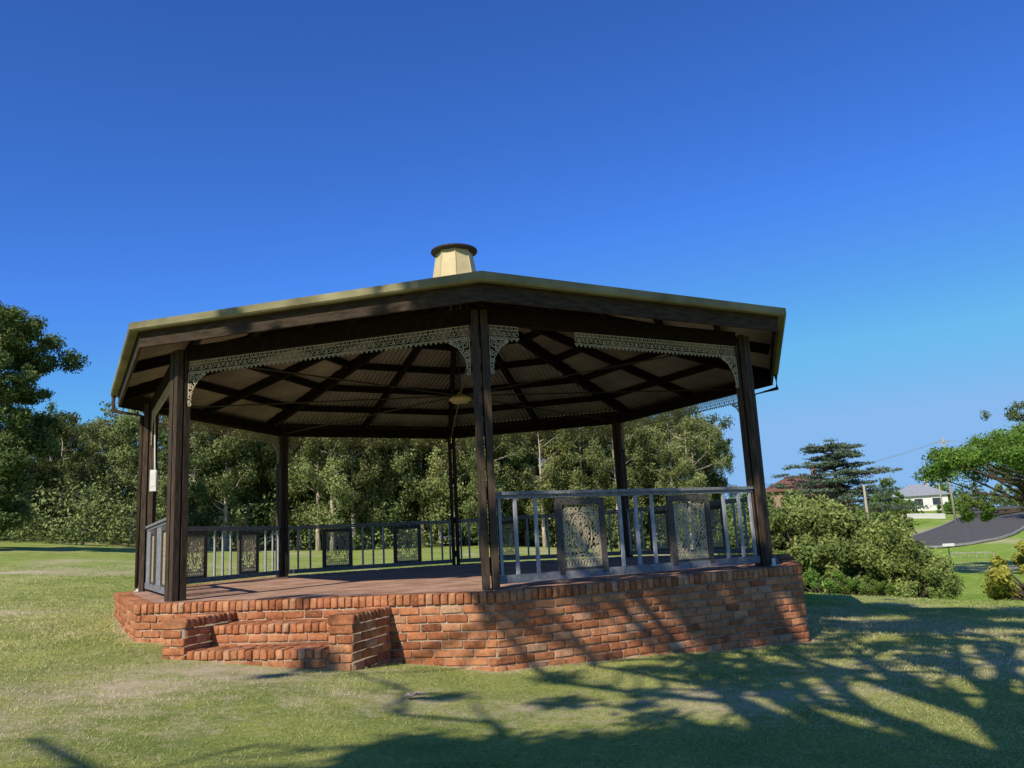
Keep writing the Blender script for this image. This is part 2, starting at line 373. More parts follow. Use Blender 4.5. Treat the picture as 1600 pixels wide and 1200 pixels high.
def wing(s0,s1,t1,zt,name):
    mb=MB(); e=INS+.004
    P=[SP(s0+e,-.05),SP(s0+e,t1-e),SP(s1-e,t1-e),SP(s1-e,-.05)]
    mb.add([(p.x,p.y,-.4) for p in P]+[(p.x,p.y,zt-.03) for p in P],[(0,1,5,4),(1,2,6,5),(2,3,7,6),(4,5,6,7)],.5,1)
    hc=.10
    wall(mb,SP(s0,t1),sd,sn,s1-s0,zt-hc-BP*7,zt-hc,bl=.235)
    wall(mb,SP(s1,0),sn,sd,t1,zt-hc-BP*7,zt-hc,start=1)
    wall(mb,SP(s0,0),sn,-sd,t1,zt-hc-BP*7,zt-hc,start=1)
    k=round(t1/.084); w=t1/k; M=frame(sn,sd)
    for i in range(k):
        q=SP((s0+s1)/2,(i+.5)*w); brick(mb,(q.x,q.y,zt-hc/2),(w-.010,s1-s0+.016,hc-.008),M)
    part(name,mb.build(name,[M_brick,M_mortar],True),band)
wing(1.05,1.31,.84,.650,'wing_wall'); wing(2.885,3.13,.84,.650,'wing_wall')
def step(t0,t1,zt):
    mb=MB(); s0,s1=1.315,2.88; e=INS
    P=[SP(s0,t0),SP(s0,t1-e),SP(s1,t1-e),SP(s1,t0)]
    mb.add([(p.x,p.y,-.3) for p in P]+[(p.x,p.y,zt-.014) for p in P],[(0,1,5,4),(1,2,6,5),(2,3,7,6),(4,5,6,7)],.5,1)
    wall(mb,SP(s0,t1),sd,sn,s1-s0,zt-.095-BP*3,zt-.095)
    rowlock(mb,SP(s0,t1),sd,sn,s1-s0,zt,.09,.225)
    rowlock(mb,SP(s0,t1-.235),sd,sn,s1-s0,zt-.002,.09,.20,w=.115,proud=0)
    part('step',mb.build('step',[M_brick,M_mortar],True),band)
step(-.02,.42,.54); step(-.02,.80,.34)

HT=ZF+2.864; RP=5.085
pm=MB()
for sx in (-1,1):
    for sy in (-1,1):
        pm.box((sx*.050,sy*.050,1.50),(.076,.076,3.0),rnd=random.random())
for z in (.25,1.0,1.9,2.7): pm.box((0,0,z),(.05,.05,.14))
pme=pm.build('post',M_wood)
for a in ANG:
    p=pv(a,RP,ZF-.01); part('post',pme,band,None,p,(0,0,R_(a)+TH))
SL=2*RP*math.sin(math.pi/8); AP=RP*math.cos(math.pi/8)
SIDES={'CR':-67.5,'RRR':-22.5,'RB3':22.5,'B3B2':67.5,'B2B1':112.5,'B1LL':157.5,'LLL':-157.5,'LC':-112.5}
def sideM(na,z,r=AP):
    n=R_(na)+TH; return (r*math.cos(n),r*math.sin(n),z),(0,0,n-math.pi/2)
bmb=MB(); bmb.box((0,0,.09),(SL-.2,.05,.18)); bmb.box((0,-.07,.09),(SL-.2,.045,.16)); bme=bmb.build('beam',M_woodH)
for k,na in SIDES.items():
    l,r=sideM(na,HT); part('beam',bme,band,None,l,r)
rl=MB(); hw=SL/2-.09
rl.box((0,0,.985),(2*hw,.085,.035)); rl.box((0,0,.945),(2*hw,.04,.035)); rl.box((0,0,.085),(2*hw,.055,.085))
fr=[.035,.085,.15,.44,.5,.56,.85,.915,.965]
for f in fr:
    rl.box((-SL/2+f*SL,0,.53),(.034,.03,.80),mi=1,rnd=random.random())
rlme=rl.build('railing',[M_rail,M_balu])
pf=MB(); W=.64;H=.83
for s in (-1,1):
    pf.box((s*(W/2-.035),.003,0),(.07,.05,H)); pf.box((0,.003,s*(H/2-.035)),(W-.141,.048,.07))
pfme=pf.build('panel_frame',M_frame)
def spiral(cx,cy,r,turns,a0,sgn=1,n=14):
    return [(cx+r*(1-.8*i/n)*math.cos(a0+sgn*turns*2*math.pi*i/n),cy+r*(1-.8*i/n)*math.sin(a0+sgn*turns*2*math.pi*i/n)) for i in range(n+1)]
def circ(cx,cy,rx,ry=None,n=12):
    ry=ry or rx
    return [(cx+rx*math.cos(2*math.pi*i/n),cy+ry*math.sin(2*math.pi*i/n)) for i in range(n+1)]
def lines(mb,pl,r=.006,y=0,sx=1):
    for p in pl: mb.tube([(a*sx,y,b) for a,b in p],r,4,random.random(),ref=(0,1,0))
def filigree():
    mb=MB(); w=.27;h=.34; L=[]
    L+= [[(-w,-h),(w,-h),(w,h),(-w,h),(-w,-h)],[(-w,-h+.08),(w,-h+.08)]]
    L+=[circ(0,.02,.155,.23,24),circ(0,.12,.04),circ(0,.02,.045,.06),circ(0,-.08,.04)]
    for s in (-1,1):
        L+=[spiral(s*.06,.15,.045,1.5,math.pi/2,s),spiral(s*.06,-.08,.045,1.5,-math.pi/2,-s),spiral(s*.08,.06,.04,1.4,0,s),spiral(s*.08,-.02,.04,1.4,0,-s),circ(s*.03,.20,.022),circ(s*.03,-.15,.022)]
        for t in (-1,1):
            L+=[spiral(s*.205,.02+t*.25,.055,1.7,math.pi/2*t,s*t),spiral(s*.13,.02+t*.265,.042,1.5,0,-s),spiral(s*.235,.02+t*.16,.035,1.4,0,s),spiral(s*.175,.02+t*.18,.03,1.4,2,s),spiral(s*.215,.02+t*.09,.035,1.4,1,-s)]
            L+=[circ(s*.21,.02+t*.025,.024),circ(s*.06,.02+t*.265,.028),circ(s*.25,.02+t*.21,.018),circ(s*.25,.02+t*.05,.018)]
    k=9
    for i in range(-k,k+1):
        x=i*.058
        a=max(-w,x-.29);b=min(w,x+.29)
        if b-a>.05:
            L.append([(a,-.25+(a-(x-.29))),(b,-.25+(b-(x-.29)))]); L.append([(a,.33-(a-(x-.29))),(b,.33-(b-(x-.29)))])
    for i in range(12):
        x=-w+(i+.5)*2*w/12; L.append(circ(x,-h+.04,.018,.034,8))
    lines(mb,[l for l in L if len(l)!=2],.0078,0,.91); lines(mb,[l for l in L if len(l)==2],.0022,.004,.91); return mb.build('filigree',M_gold)
flme=filigree()
for k,na in SIDES.items():
    if k=='LC': continue
    l,r=sideM(na,ZF); ro=part('railing',rlme,band,None,l,r)
    for f in (.298,.702):
        p=part('panel',flme,ro,None,(-SL/2+f*SL,0,.50)); 
        q=part('panel_frame',pfme,ro,None,(-SL/2+f*SL,0,.50))
def frieze(x0,x1,name):
    mb=MB(); L=[]; cw=.12; n=round((x1-x0)/cw); cw=(x1-x0)/n
    L+=[[(x0,-.01),(x1,-.01)],[(x0,-.05),(x1,-.05)],[(x0,-.14),(x1,-.14)]]
    for i in range(n):
        c=x0+(i+.5)*cw; 
        L+=[circ(c-cw*.25,-.03,.016,n=8),circ(c+cw*.25,-.03,.016,n=8)]
        L+=[spiral(c-cw*.22,-.095,.036,1.2,math.pi/2,1,10),spiral(c+cw*.22,-.095,.036,1.2,math.pi/2,-1,10),[(c,-.05),(c,-.14)]]
        L+=[[(c-cw*.5,-.14),(c-cw*.25,-.178),(c,-.14),(c+cw*.25,-.178),(c+cw*.5,-.14)],circ(c-cw*.25,-.158,.010,n=6),circ(c+cw*.25,-.158,.010,n=6)]
    lines(mb,L,.0050); return mb.build(name,M_lace)
def bracket():
    mb=MB(); L=[[(0,0),(0,-.38)],[(0,0),(.24,0)],[(.02,-.38),(.05,-.22),(.13,-.09),(.24,-.02)]]
    L+=[spiral(.055,-.06,.05,1.6,0),spiral(.14,-.045,.038,1.5,math.pi),spiral(.04,-.16,.038,1.5,math.pi/2),spiral(.028,-.25,.027,1.4,0),spiral(.20,-.025,.025,1.3,0),spiral(.10,-.11,.033,1.3,2),circ(.02,-.32,.02),circ(.02,-.38,.02)]
    lines(mb,L,.0078); return mb.build('bracket',M_lace)
fz=frieze(-SL/2+.12,SL/2-.12,'frieze'); fzb=frieze(-SL/2+.12,SL/2-1.25,'frieze_short'); brm=bracket()
fzc=frieze(SL/2-.5,SL/2-.12,'frieze_end')
for k,na in SIDES.items():
    l,r=sideM(na,HT-.005)
    if k=='CR':
        part('frieze',fzb,band,None,l,r); part('frieze',fzc,band,None,l,r)
    else: part('frieze',fz,band,None,l,r)
    n=R_(na)+TH
    for s in (-1,1):
        ob=part('bracket',brm,band,None,(l[0]+s*(-1)*(SL/2-.12)*math.cos(n-math.pi/2),l[1]+s*(-1)*(SL/2-.12)*math.sin(n-math.pi/2),HT-.17),(0,0,n-math.pi/2 if s==1 else n+math.pi/2))
RE=5.73; ZE=ZF+3.245; ZA=ZF+4.95; APe=RE*math.cos(math.pi/8); slope=(ZA-ZE)/RE
roof=MB(); half=(RE-.07)*math.sin(math.pi/8); tn=math.tan(math.pi/8); N=360
for s8 in range(8):
    n=R_(-67.5+45*s8)+TH; cn,sn_=math.cos(n),math.sin(n); vs=[];fs=[]
    for i in range(N+1):
        w=-half+2*half*i/N; a0=max(abs(w)/tn,.02); zz=.014*math.cos(2*math.pi*w/.0925)
        for q in (a0,APe-.065):
            z=ZA-(q/math.cos(math.pi/8))*(ZA-ZE)/RE+zz-.035
            vs.append((q*cn-w*sn_,q*sn_+w*cn,z))
    for i in range(N): fs.append((2*i,2*i+1,2*i+3,2*i+2))
    roof.add(vs,fs)
    top=[(x,y,z+.02) for x,y,z in vs]; roof.add(top,[f[::-1] for f in fs],.5,1)
ro=part('roof',roof.build('roof',[M_ceil,M_olive]),band)
gu=MB(); fa=MB()
for i in range(8):
    A=lambda r,z:pv(ANG[i],r,z); B=lambda r,z:pv(ANG[i]+45,r,z)
    prof=[(RE-.10,ZE-.01),(RE-.10,ZE-.092),(RE-.01,ZE-.098),(RE+.01,ZE-.08),(RE+.01,ZE),(RE-.015,ZE+.006),(RE-.02,ZE-.008),(RE-.012,ZE-.07),(RE-.08,ZE-.08),(RE-.085,ZE-.01)]
    vs=[A(r,z) for r,z in prof]+[B(r,z) for r,z in prof]; k=len(prof)
    gu.add(vs,[(j,(j+1)%k,k+(j+1)%k,k+j) for j in range(k)])
    prof=[(RE-.115,ZE-.03),(RE-.155,ZE-.03),(RE-.155,ZE-.28),(RE-.115,ZE-.28)]
    vs=[A(r,z) for r,z in prof]+[B(r,z) for r,z in prof]; k=4
    fa.add(vs,[(j,(j+1)%k,k+(j+1)%k,k+j) for j in range(k)])
part('gutter',gu.build('gutter',M_olive),band); part('fascia',fa.build('fascia',M_board),band)
def rz(r): return ZA-r*(ZA-ZE)/RE
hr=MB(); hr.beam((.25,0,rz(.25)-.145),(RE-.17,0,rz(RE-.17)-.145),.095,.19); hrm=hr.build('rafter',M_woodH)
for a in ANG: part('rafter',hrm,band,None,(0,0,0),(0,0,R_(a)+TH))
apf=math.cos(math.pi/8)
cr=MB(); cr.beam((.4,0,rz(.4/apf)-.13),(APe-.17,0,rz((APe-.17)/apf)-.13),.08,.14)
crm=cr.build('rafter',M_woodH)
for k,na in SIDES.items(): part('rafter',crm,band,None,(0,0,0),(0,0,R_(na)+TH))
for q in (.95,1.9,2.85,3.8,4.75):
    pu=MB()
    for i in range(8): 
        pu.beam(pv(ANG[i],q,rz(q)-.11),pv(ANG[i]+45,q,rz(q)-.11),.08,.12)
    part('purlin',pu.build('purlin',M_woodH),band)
tr=MB(); tr.tube([(.1,0,HT+.10),(RP-.1,0,HT+.05)],.012,6); trm=tr.build('tie_rod',M_dark)
for a in ANG: part('tie_rod',trm,band,None,(0,0,0),(0,0,R_(a)+TH))
vt=MB()
def octp(r,z): return [pv(a,r,z) for a in [-90,-45,0,45,90,135,180,225]]
v0=octp(.44,ZA-.22)+octp(.31,ZF+5.53); vt.add(v0,[(i,(i+1)%8,8+(i+1)%8,8+i) for i in range(8)]+[tuple(range(8,16))])
for i in range(8): vt.tube([v0[i],v0[8+i]],.012,4)
vo=part('roof_vent',vt.build('roof_vent',M_vent),ro)
cp=MB(); nn=28
prof=[(.28,ZF+5.525),(.40,ZF+5.54),(.412,ZF+5.55),(.412,ZF+5.575),(.30,ZF+5.59),(.02,ZF+5.60)]
vs=[(r*math.cos(2*math.pi*i/nn),r*math.sin(2*math.pi*i/nn),z) for r,z in prof for i in range(nn)]
cp.add(vs,[(j*nn+i,j*nn+(i+1)%nn,(j+1)*nn+(i+1)%nn,(j+1)*nn+i) for j in range(5) for i in range(nn)])
part('vent_cap',cp.build('vent_cap',M_dark),ro)
for a,s in ((0,1),(180,1)):
    dp=MB(); q=[pv(a,RE-.04,ZE-.09),pv(a,RE-.04,ZE-.34),pv(a,RP+.15,ZE-.44),pv(a,RP+.14,ZF+.05)]
    dp.tube(q,.035,8); part('downpipe',dp.build('downpipe',M_wood,True),band)
eb=MB(); p=pv(180,RP,ZF+1.72); eb.box(p+Vector((.13,-.16,0)),(.10,.08,.34)); eb.box(p+Vector((.13,-.202,.02)),(.08,.006,.24)); eb.tube([p+Vector((.13,-.13,.18)),p+Vector((.10,-.12,1.1))],.012,6)
part('switch_box',eb.build('switch_box',M_white),band)
for a in (180,-45):
    wb=MB(); p=pv(a,RP+.12,ZF+.045); wb.box(p,(.04,.04,.09)); wb.box(p+Vector((0,0,-.04)),(.09,.07,.01)); part('post_foot_bracket',wb.build('post_foot_bracket',M_white),band)
lamp=thing('hanging_lamp',(0,0,ZF+2.86),"round pale lamp hanging from the centre of the bandstand roof","lamp")
lm=MB(); nn=24; prof=[(.02,-.03),(.13,-.02),(.19,.03),(.19,.055),(.10,.11),(.05,.13),(.03,.16)]
lm.add([(r*math.cos(2*math.pi*i/nn),r*math.sin(2*math.pi*i/nn),z) for r,z in prof for i in range(nn)],[(j*nn+i,j*nn+(i+1)%nn,(j+1)*nn+(i+1)%nn,(j+1)*nn+i) for j in range(6) for i in range(nn)])
part('lamp_shade',lm.build('lamp_shade',M_vent,True),lamp)
lr=MB(); lr.tube([(0,0,.15),(0,0,ZA-.35-ZF-2.86)],.012,6); part('lamp_rod',lr.build('lamp_rod',M_dark),lamp)
# crumpled paper: small folded sheet with a height relief
pg=7; pvs=[];pfs=[]
for iy in range(pg):
    for ix in range(pg):
        pvs.append(((ix/(pg-1)-.5)*.15+random.uniform(-.008,.008),(iy/(pg-1)-.5)*.09+random.uniform(-.008,.008),.006+abs(random.gauss(0,.014))))
for iy in range(pg-1):
    for ix in range(pg-1):
        a=iy*pg+ix; pfs+= [(a,a+1,a+pg+1),(a,a+pg+1,a+pg)]
lt=MB(); lt.add(pvs,pfs)
lo=thing('paper_scrap',(-.45,-7.1,hz1(-.45,-7.1)+.02),"crumpled pinkish paper scrap lying on the grass","litter",None,.4)
part('crumpled_sheet',lt.build('crumpled_sheet',simple('pink_paper',(.5,.36,.32),(.62,.46,.42))),lo)

# ---------------------------------------------------------------- vegetation
def leaves(centers,radii,counts,size,r,flat=.75,shell=.5,aspect=.45,droop=0.0,shade=True):
    P=[];S=[];Nn=[]
    for c,rad,n in zip(centers,radii,counts):
        v=r.normal(size=(n,3)); v/=np.linalg.norm(v,axis=1)[:,None]
        Nn.append(v.copy())
        q=rad*(shell+(1-shell)*r.random(n))*(r.random(n)**.35)
        v=v*q[:,None]; v[:,2]*=flat
        P.append(np.asarray(c)[None,:]+v)
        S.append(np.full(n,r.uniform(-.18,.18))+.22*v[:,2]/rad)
    P=np.concatenate(P);S=np.concatenate(S);n=len(P);Nn=np.concatenate(Nn)
    nn=Nn+r.normal(size=(n,3))*.75; nn/=np.linalg.norm(nn,axis=1)[:,None]
    a=r.normal(size=(n,3)); a[:,2]-=droop; a-=nn*(a*nn).sum(1)[:,None]; a/=np.linalg.norm(a,axis=1)[:,None]
    b=np.cross(nn,a)
    l=size*r.uniform(.6,1.4,n)[:,None]; w=l*aspect
    V=np.stack([P-a*l*.5,P+b*w*.5,P+a*l*.5,P-b*w*.5],1).reshape(-1,3)
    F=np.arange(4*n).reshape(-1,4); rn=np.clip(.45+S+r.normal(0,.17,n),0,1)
    return V,F,np.repeat(rn,4)
def make_tree(seed,H,spread,lo,nl,per,size,mat,bark,clus=.085,lean=0.0,flat=.75,top=.95,r0=None,taperlow=.75,sub=3,droop=.4):
    rr=random.Random(seed); r=np.random.default_rng(seed); mb=MB()
    r0=r0 or H*.016; n=9; pts=[];x=y=0.0
    for i in range(n):
        t=i/(n-1); x+=rr.gauss(lean,.02)*H/n*1.5; y+=rr.gauss(0,.02)*H/n*1.5; pts.append(Vector((x,y,t*H*.88)))
    mb.tube([p-Vector((0,0,.3)) if i==0 else p for i,p in enumerate(pts)],[r0*(1.25 if i==0 else 1)*(1-.85*i/(n-1)) for i in range(n)],8)
    C=[];Rd=[]
    for k in range(nl):
        t=lo+(top-lo)*(k+rr.random())/nl; tt=min(t/.88,.999)*(n-1); i=int(tt); p0=pts[i].lerp(pts[min(i+1,n-1)],tt-i)
        e=math.sin(math.pi*min(1,max(.12,(1-(t-lo)/(1.12-lo)))**taperlow))*.55+.5
        az=rr.uniform(0,2*math.pi)+k*2.4; ln=spread*e*rr.uniform(.45,1.1)
        up=rr.uniform(.15,.75)*ln
        q=[p0]
        for m in (1,2,3):
            q.append(p0+Vector((math.cos(az)*ln*m/3+rr.gauss(0,.06*ln),math.sin(az)*ln*m/3+rr.gauss(0,.06*ln),up*(m/3)**1.2)))
        rb=r0*.42*(1-.6*t); mb.tube(q,[rb,rb*.7,rb*.45,rb*.2],5)
        C.append(q[3]);Rd.append(H*clus*rr.uniform(.7,1.35))
        for m in range(sub):
            b=q[1].lerp(q[3],rr.random()); e2=b+Vector((rr.gauss(0,.28*ln),rr.gauss(0,.28*ln),rr.uniform(-.05,.35)*ln))
            mb.tube([b,e2],[rb*.4,rb*.12],4); C.append(e2);Rd.append(H*clus*rr.uniform(.45,1.0))
    C.append(pts[-1]+Vector((0,0,.04*H)));Rd.append(H*clus)
    Rm=np.mean([q*q for q in Rd]); cnt=[max(12,int(per*q*q/Rm)) for q in Rd]
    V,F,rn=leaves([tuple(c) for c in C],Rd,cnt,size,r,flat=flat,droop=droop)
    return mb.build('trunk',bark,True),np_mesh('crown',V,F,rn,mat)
def place(name,meshes,b,d,label,cat,group=None,scale=1.0,sz=None,rot=None,zoff=0.0):
    x=d*math.sin(R_(b)); y=CAMY+d*math.cos(R_(b)); z=hz1(x,y)-.05+zoff
    t=thing(name,(x,y,z),label,cat,group,random.uniform(0,6.28) if rot is None else rot)
    t.scale=(scale,scale,sz or scale)
    if meshes[0] is not None: part('trunk',meshes[0],t)
    part('crown',meshes[1],t); return t
gums=[make_tree(10+i,12.0,2.5,.06+.04*(i%4),32,130,.20,M_gum,M_bark,clus=.066,flat=1.25,droop=1.1,r0=.17) for i in range(6)]
gumd=[make_tree(20+i,11.5,3.1,.05,28,120,.25,M_gumd,M_bark,clus=.078,flat=.95,droop=.8) for i in range(3)]
def make_shrub(seed,w,h,n,per,size,mat):
    rr=random.Random(seed); r=np.random.default_rng(seed); C=[];Rd=[]; mb=MB()
    for i in range(n):
        a=rr.uniform(0,6.28);q=w*math.sqrt(rr.random())*.85; zt=h*(1-(q/w)**2*.75)*rr.uniform(.2,.95)
        c=(q*math.cos(a),q*math.sin(a),zt); C.append(c);Rd.append(h*rr.uniform(.08,.22))
        mb.tube([(q*.25*math.cos(a),q*.25*math.sin(a),-.1),(q*.6*math.cos(a),q*.6*math.sin(a),zt*.5),c],[.05,.03,.012],4)
    V,F,rn=leaves(C,Rd,[per]*n,size,r,flat=1.0); return mb.build('stems',M_barkd),np_mesh('crown',V,F,rn,mat)
def place_shrub(ms,b,d,label,scale=1,sz=None,group=None,name='shrub'):
    x=d*math.sin(R_(b)); y=CAMY+d*math.cos(R_(b)); t=thing(name,(x,y,hz1(x,y)-.05),label,"bush",group,random.uniform(0,6.28))
    t.scale=(scale,scale,sz or scale); part('stems',ms[0],t); part('crown',ms[1],t); return t
big=make_tree(101,12.0,2.7,.05,62,330,.19,M_gumd,M_barkd,clus=.064,lean=-.005,taperlow=.9)
place('gum_tree',big,-29.4,48,"tall dark gum tree with clumpy crown at the lawn edge","tree",rot=1.0)
G="gum trees along the far edge of the lawn"
for q,(b,d,s) in enumerate([(-25.6,64,.70),(-24.2,68,.72),(-22.8,72,.78),(-21.4,66,.80),(-20.2,74,.84),(-19.0,64,.86),(-31.5,60,.85),(-33,66,1),(-26.5,80,.85),(-23.4,82,.82),(-29,72,.9),(-21.9,80,.82),(-24.9,76,.76)]):
    place('gum_tree',gumd[q%3] if q%2==0 else gums[q%5],b,d,"green gum tree standing at the lawn edge","tree",G,s)
b=-17.8
i=0
while b<17.0:
    d=random.uniform(53,62); s=random.uniform(.78,1.08)
    if b>7: s*=.84
    if b>14.5: s*=.85
    ms=gums[i%6] if i%6 else random.choice(gumd)
    place('gum_tree',ms,b,d,"olive gum tree with pale trunk in the tree belt","tree",G,s)
    place('gum_tree',gumd[i%3] if i%4==0 else gums[(i+2)%6],b+.6,d+8,"olive gum tree with pale trunk in the tree belt","tree",G,s*random.uniform(.95,1.1))
    b+=random.uniform(.85,1.45); i+=1
def belt(name,b0,b1,d0,d1,h0,h1,n,size,mat,seed,label):
    r=np.random.default_rng(seed); k=n//60
    bb=np.radians(r.uniform(b0,b1,k)); dd=r.uniform(d0,d1,k); x=dd*np.sin(bb);y=CAMY+dd*np.cos(bb)
    lump=vnoise(x,y,7,50)
    hh=(h0+(h1-h0)*r.random(k))*(.45+1.0*lump); z=hz(x,y); C=np.stack([x,y,z+hh*r.random(k)**.8],1); rad=r.uniform(.6,1.5,k)*(size/.3)**.5
    V,F,rn=leaves(C,rad,[60]*k,size,r,flat=1.1); o=part(name,np_mesh(name,V,F,rn,mat),None); o["kind"]="stuff";o["label"]=label;o["category"]="woodland"
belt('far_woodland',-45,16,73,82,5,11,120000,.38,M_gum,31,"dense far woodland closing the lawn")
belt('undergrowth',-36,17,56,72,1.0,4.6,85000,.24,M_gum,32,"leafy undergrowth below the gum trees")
belt('distant_woodland',15,45,175,215,1,6,22000,.8,M_gumd,33,"distant tree belt beyond the houses")
grey=[make_shrub(40+i,2.1,2.6,44,420,.12,M_grey) for i in range(3)]
gdk=[make_shrub(43+i,1.8,2.4,36,380,.13,M_gumd) for i in range(2)]
grn=[make_shrub(46+i,1.2,1.3,18,300,.10,M_green) for i in range(2)]
GS="grey-green shrubs growing on the slope"
for q,(b,d,s) in enumerate([(19.5,36,1.35),(21.3,32,1.2),(22.8,30,1.15),(24.2,29.5,1.15),(25.5,30,1.2),(26.5,28.5,1.08),(27.5,28,.95),(28.4,27.5,.68),(20.6,41,1.5),(23.4,33,1.3)]):
    place_shrub(grey[q%3],b,d,"feathery grey-green shrub on the grassy slope",s,group=GS)
for b,d,s in [(20.4,31,1.1),(25.7,33,1.1),(27.0,31,.9)]:
    place_shrub(gdk[int(s*10)%2],b,d,"dark green shrub among grey-green shrubs",s,group="dark shrubs on the slope")
for b,d,s in [(21.8,26.8,.8),(23.6,26.3,.75),(26.5,25.6,.6),(20.4,27.0,1.0),(25.0,26.2,.6)]:
    place_shrub(grn[int(s*10)%2],b,d,"low bright green bush in front of larger shrubs",s,group="low green bushes")
yb=make_shrub(60,1.6,1.7,46,380,.10,M_yel); place_shrub(yb,36.0,24,"rounded yellow-green bush on the lawn",1.15,1.1)
gm=make_shrub(61,3.0,3.2,26,240,.22,M_green)
for b,d,s in [(20.6,80,1.1),(25.8,84,.85),(27.0,90,.7),(28.0,96,.6),(28.5,118,.8),(31.5,122,.8),(32.2,125,.9),(19,70,1.3),(29.6,158,1.6),(28.0,135,1.3),(30.9,150,1.6),(24.2,88,.8),(29.3,124,.42)]:
    place_shrub(gm,b,d,"leafy green garden tree beside the houses",s,group="garden shrubs by the houses")
def cedar():
    rr=random.Random(5); r=np.random.default_rng(5); mb=MB(); H=9.6; mb.tube([(0,0,-.3),(0,0,H*.5),(.1,0,H*.95)],[.35,.22,.06],8); C=[];Rd=[]
    for k in range(8):
        z=H*(.18+.78*k/7); e=9.4*(1-.66*(k/7)**1.4)
        for j in range(9):
            a=rr.uniform(0,6.28); l=e*rr.uniform(.45,1.05); zz=z+rr.uniform(-.3,.3); tip=Vector((l*math.cos(a),l*math.sin(a),zz+.15))
            mb.tube([(0,0,zz-.5),tip],[.07,.02],4)
            for m in (.3,.5,.68,.85,1.0): C.append((tip.x*m+rr.gauss(0,.4),tip.y*m+rr.gauss(0,.4),zz+.1+rr.gauss(0,.12)));Rd.append(1.1*rr.uniform(.6,1.3))
    V,F,rn=leaves(C,Rd,[70]*len(C),.28,r,flat=.28); return mb.build('trunk',M_barkd),np_mesh('crown',V,F,rn,M_cedar)
place('cedar_tree',cedar(),25.0,100,"dark blue-green cedar with flat layered branches","tree",sz=.95)
def umb():
    rr=random.Random(8); r=np.random.default_rng(8); mb=MB(); C=[];Rd=[]
    mb.tube([(1.2,0,-.3),(.6,0,1.4),(-.5,0,3.0),(-1.3,0,4.4)],[.22,.19,.15,.10],8)
    mb.tube([(-.3,0,2.7),(.7,.3,3.8),(1.6,.2,4.9)],[.13,.10,.07],7)
    for k in range(135):
        a=rr.uniform(0,6.28); l=5.0*math.sqrt(rr.uniform(.02,1)); z=6.8-.06*l*l+rr.uniform(-.8,.2)
        tip=Vector((l*math.cos(a)-.1,l*math.sin(a),z)); s=Vector((rr.uniform(-1.3,1.4),0,rr.uniform(3.4,4.4)))
        if k%4==0: mb.tube([s,s.lerp(tip,.55)+Vector((0,0,-.25)),tip],[.07,.045,.015],5)
        C.append(tuple(tip));Rd.append(rr.uniform(.65,1.05))
    for k in range(7):
        tip=Vector((-3.4+rr.uniform(-.6,.9),rr.uniform(-1,1),3.0+rr.uniform(-.3,.4))); mb.tube([(-.5,0,3.1),tip],[.05,.015],4); C.append(tuple(tip));Rd.append(.42)
    V,F,rn=leaves(C,Rd,[int(430*q) for q in Rd],.14,r,flat=.6); return mb.build('trunk',M_barkd,True),np_mesh('crown',V,F,rn,M_pine)
place('umbrella_pine',umb(),36.6,45,"spreading umbrella pine with bare leaning trunk by the road","tree",rot=-R_(35))
place('gum_tree',gumd[1],36.0,95,"tall dark gum tree beyond the road","tree",None,.95)

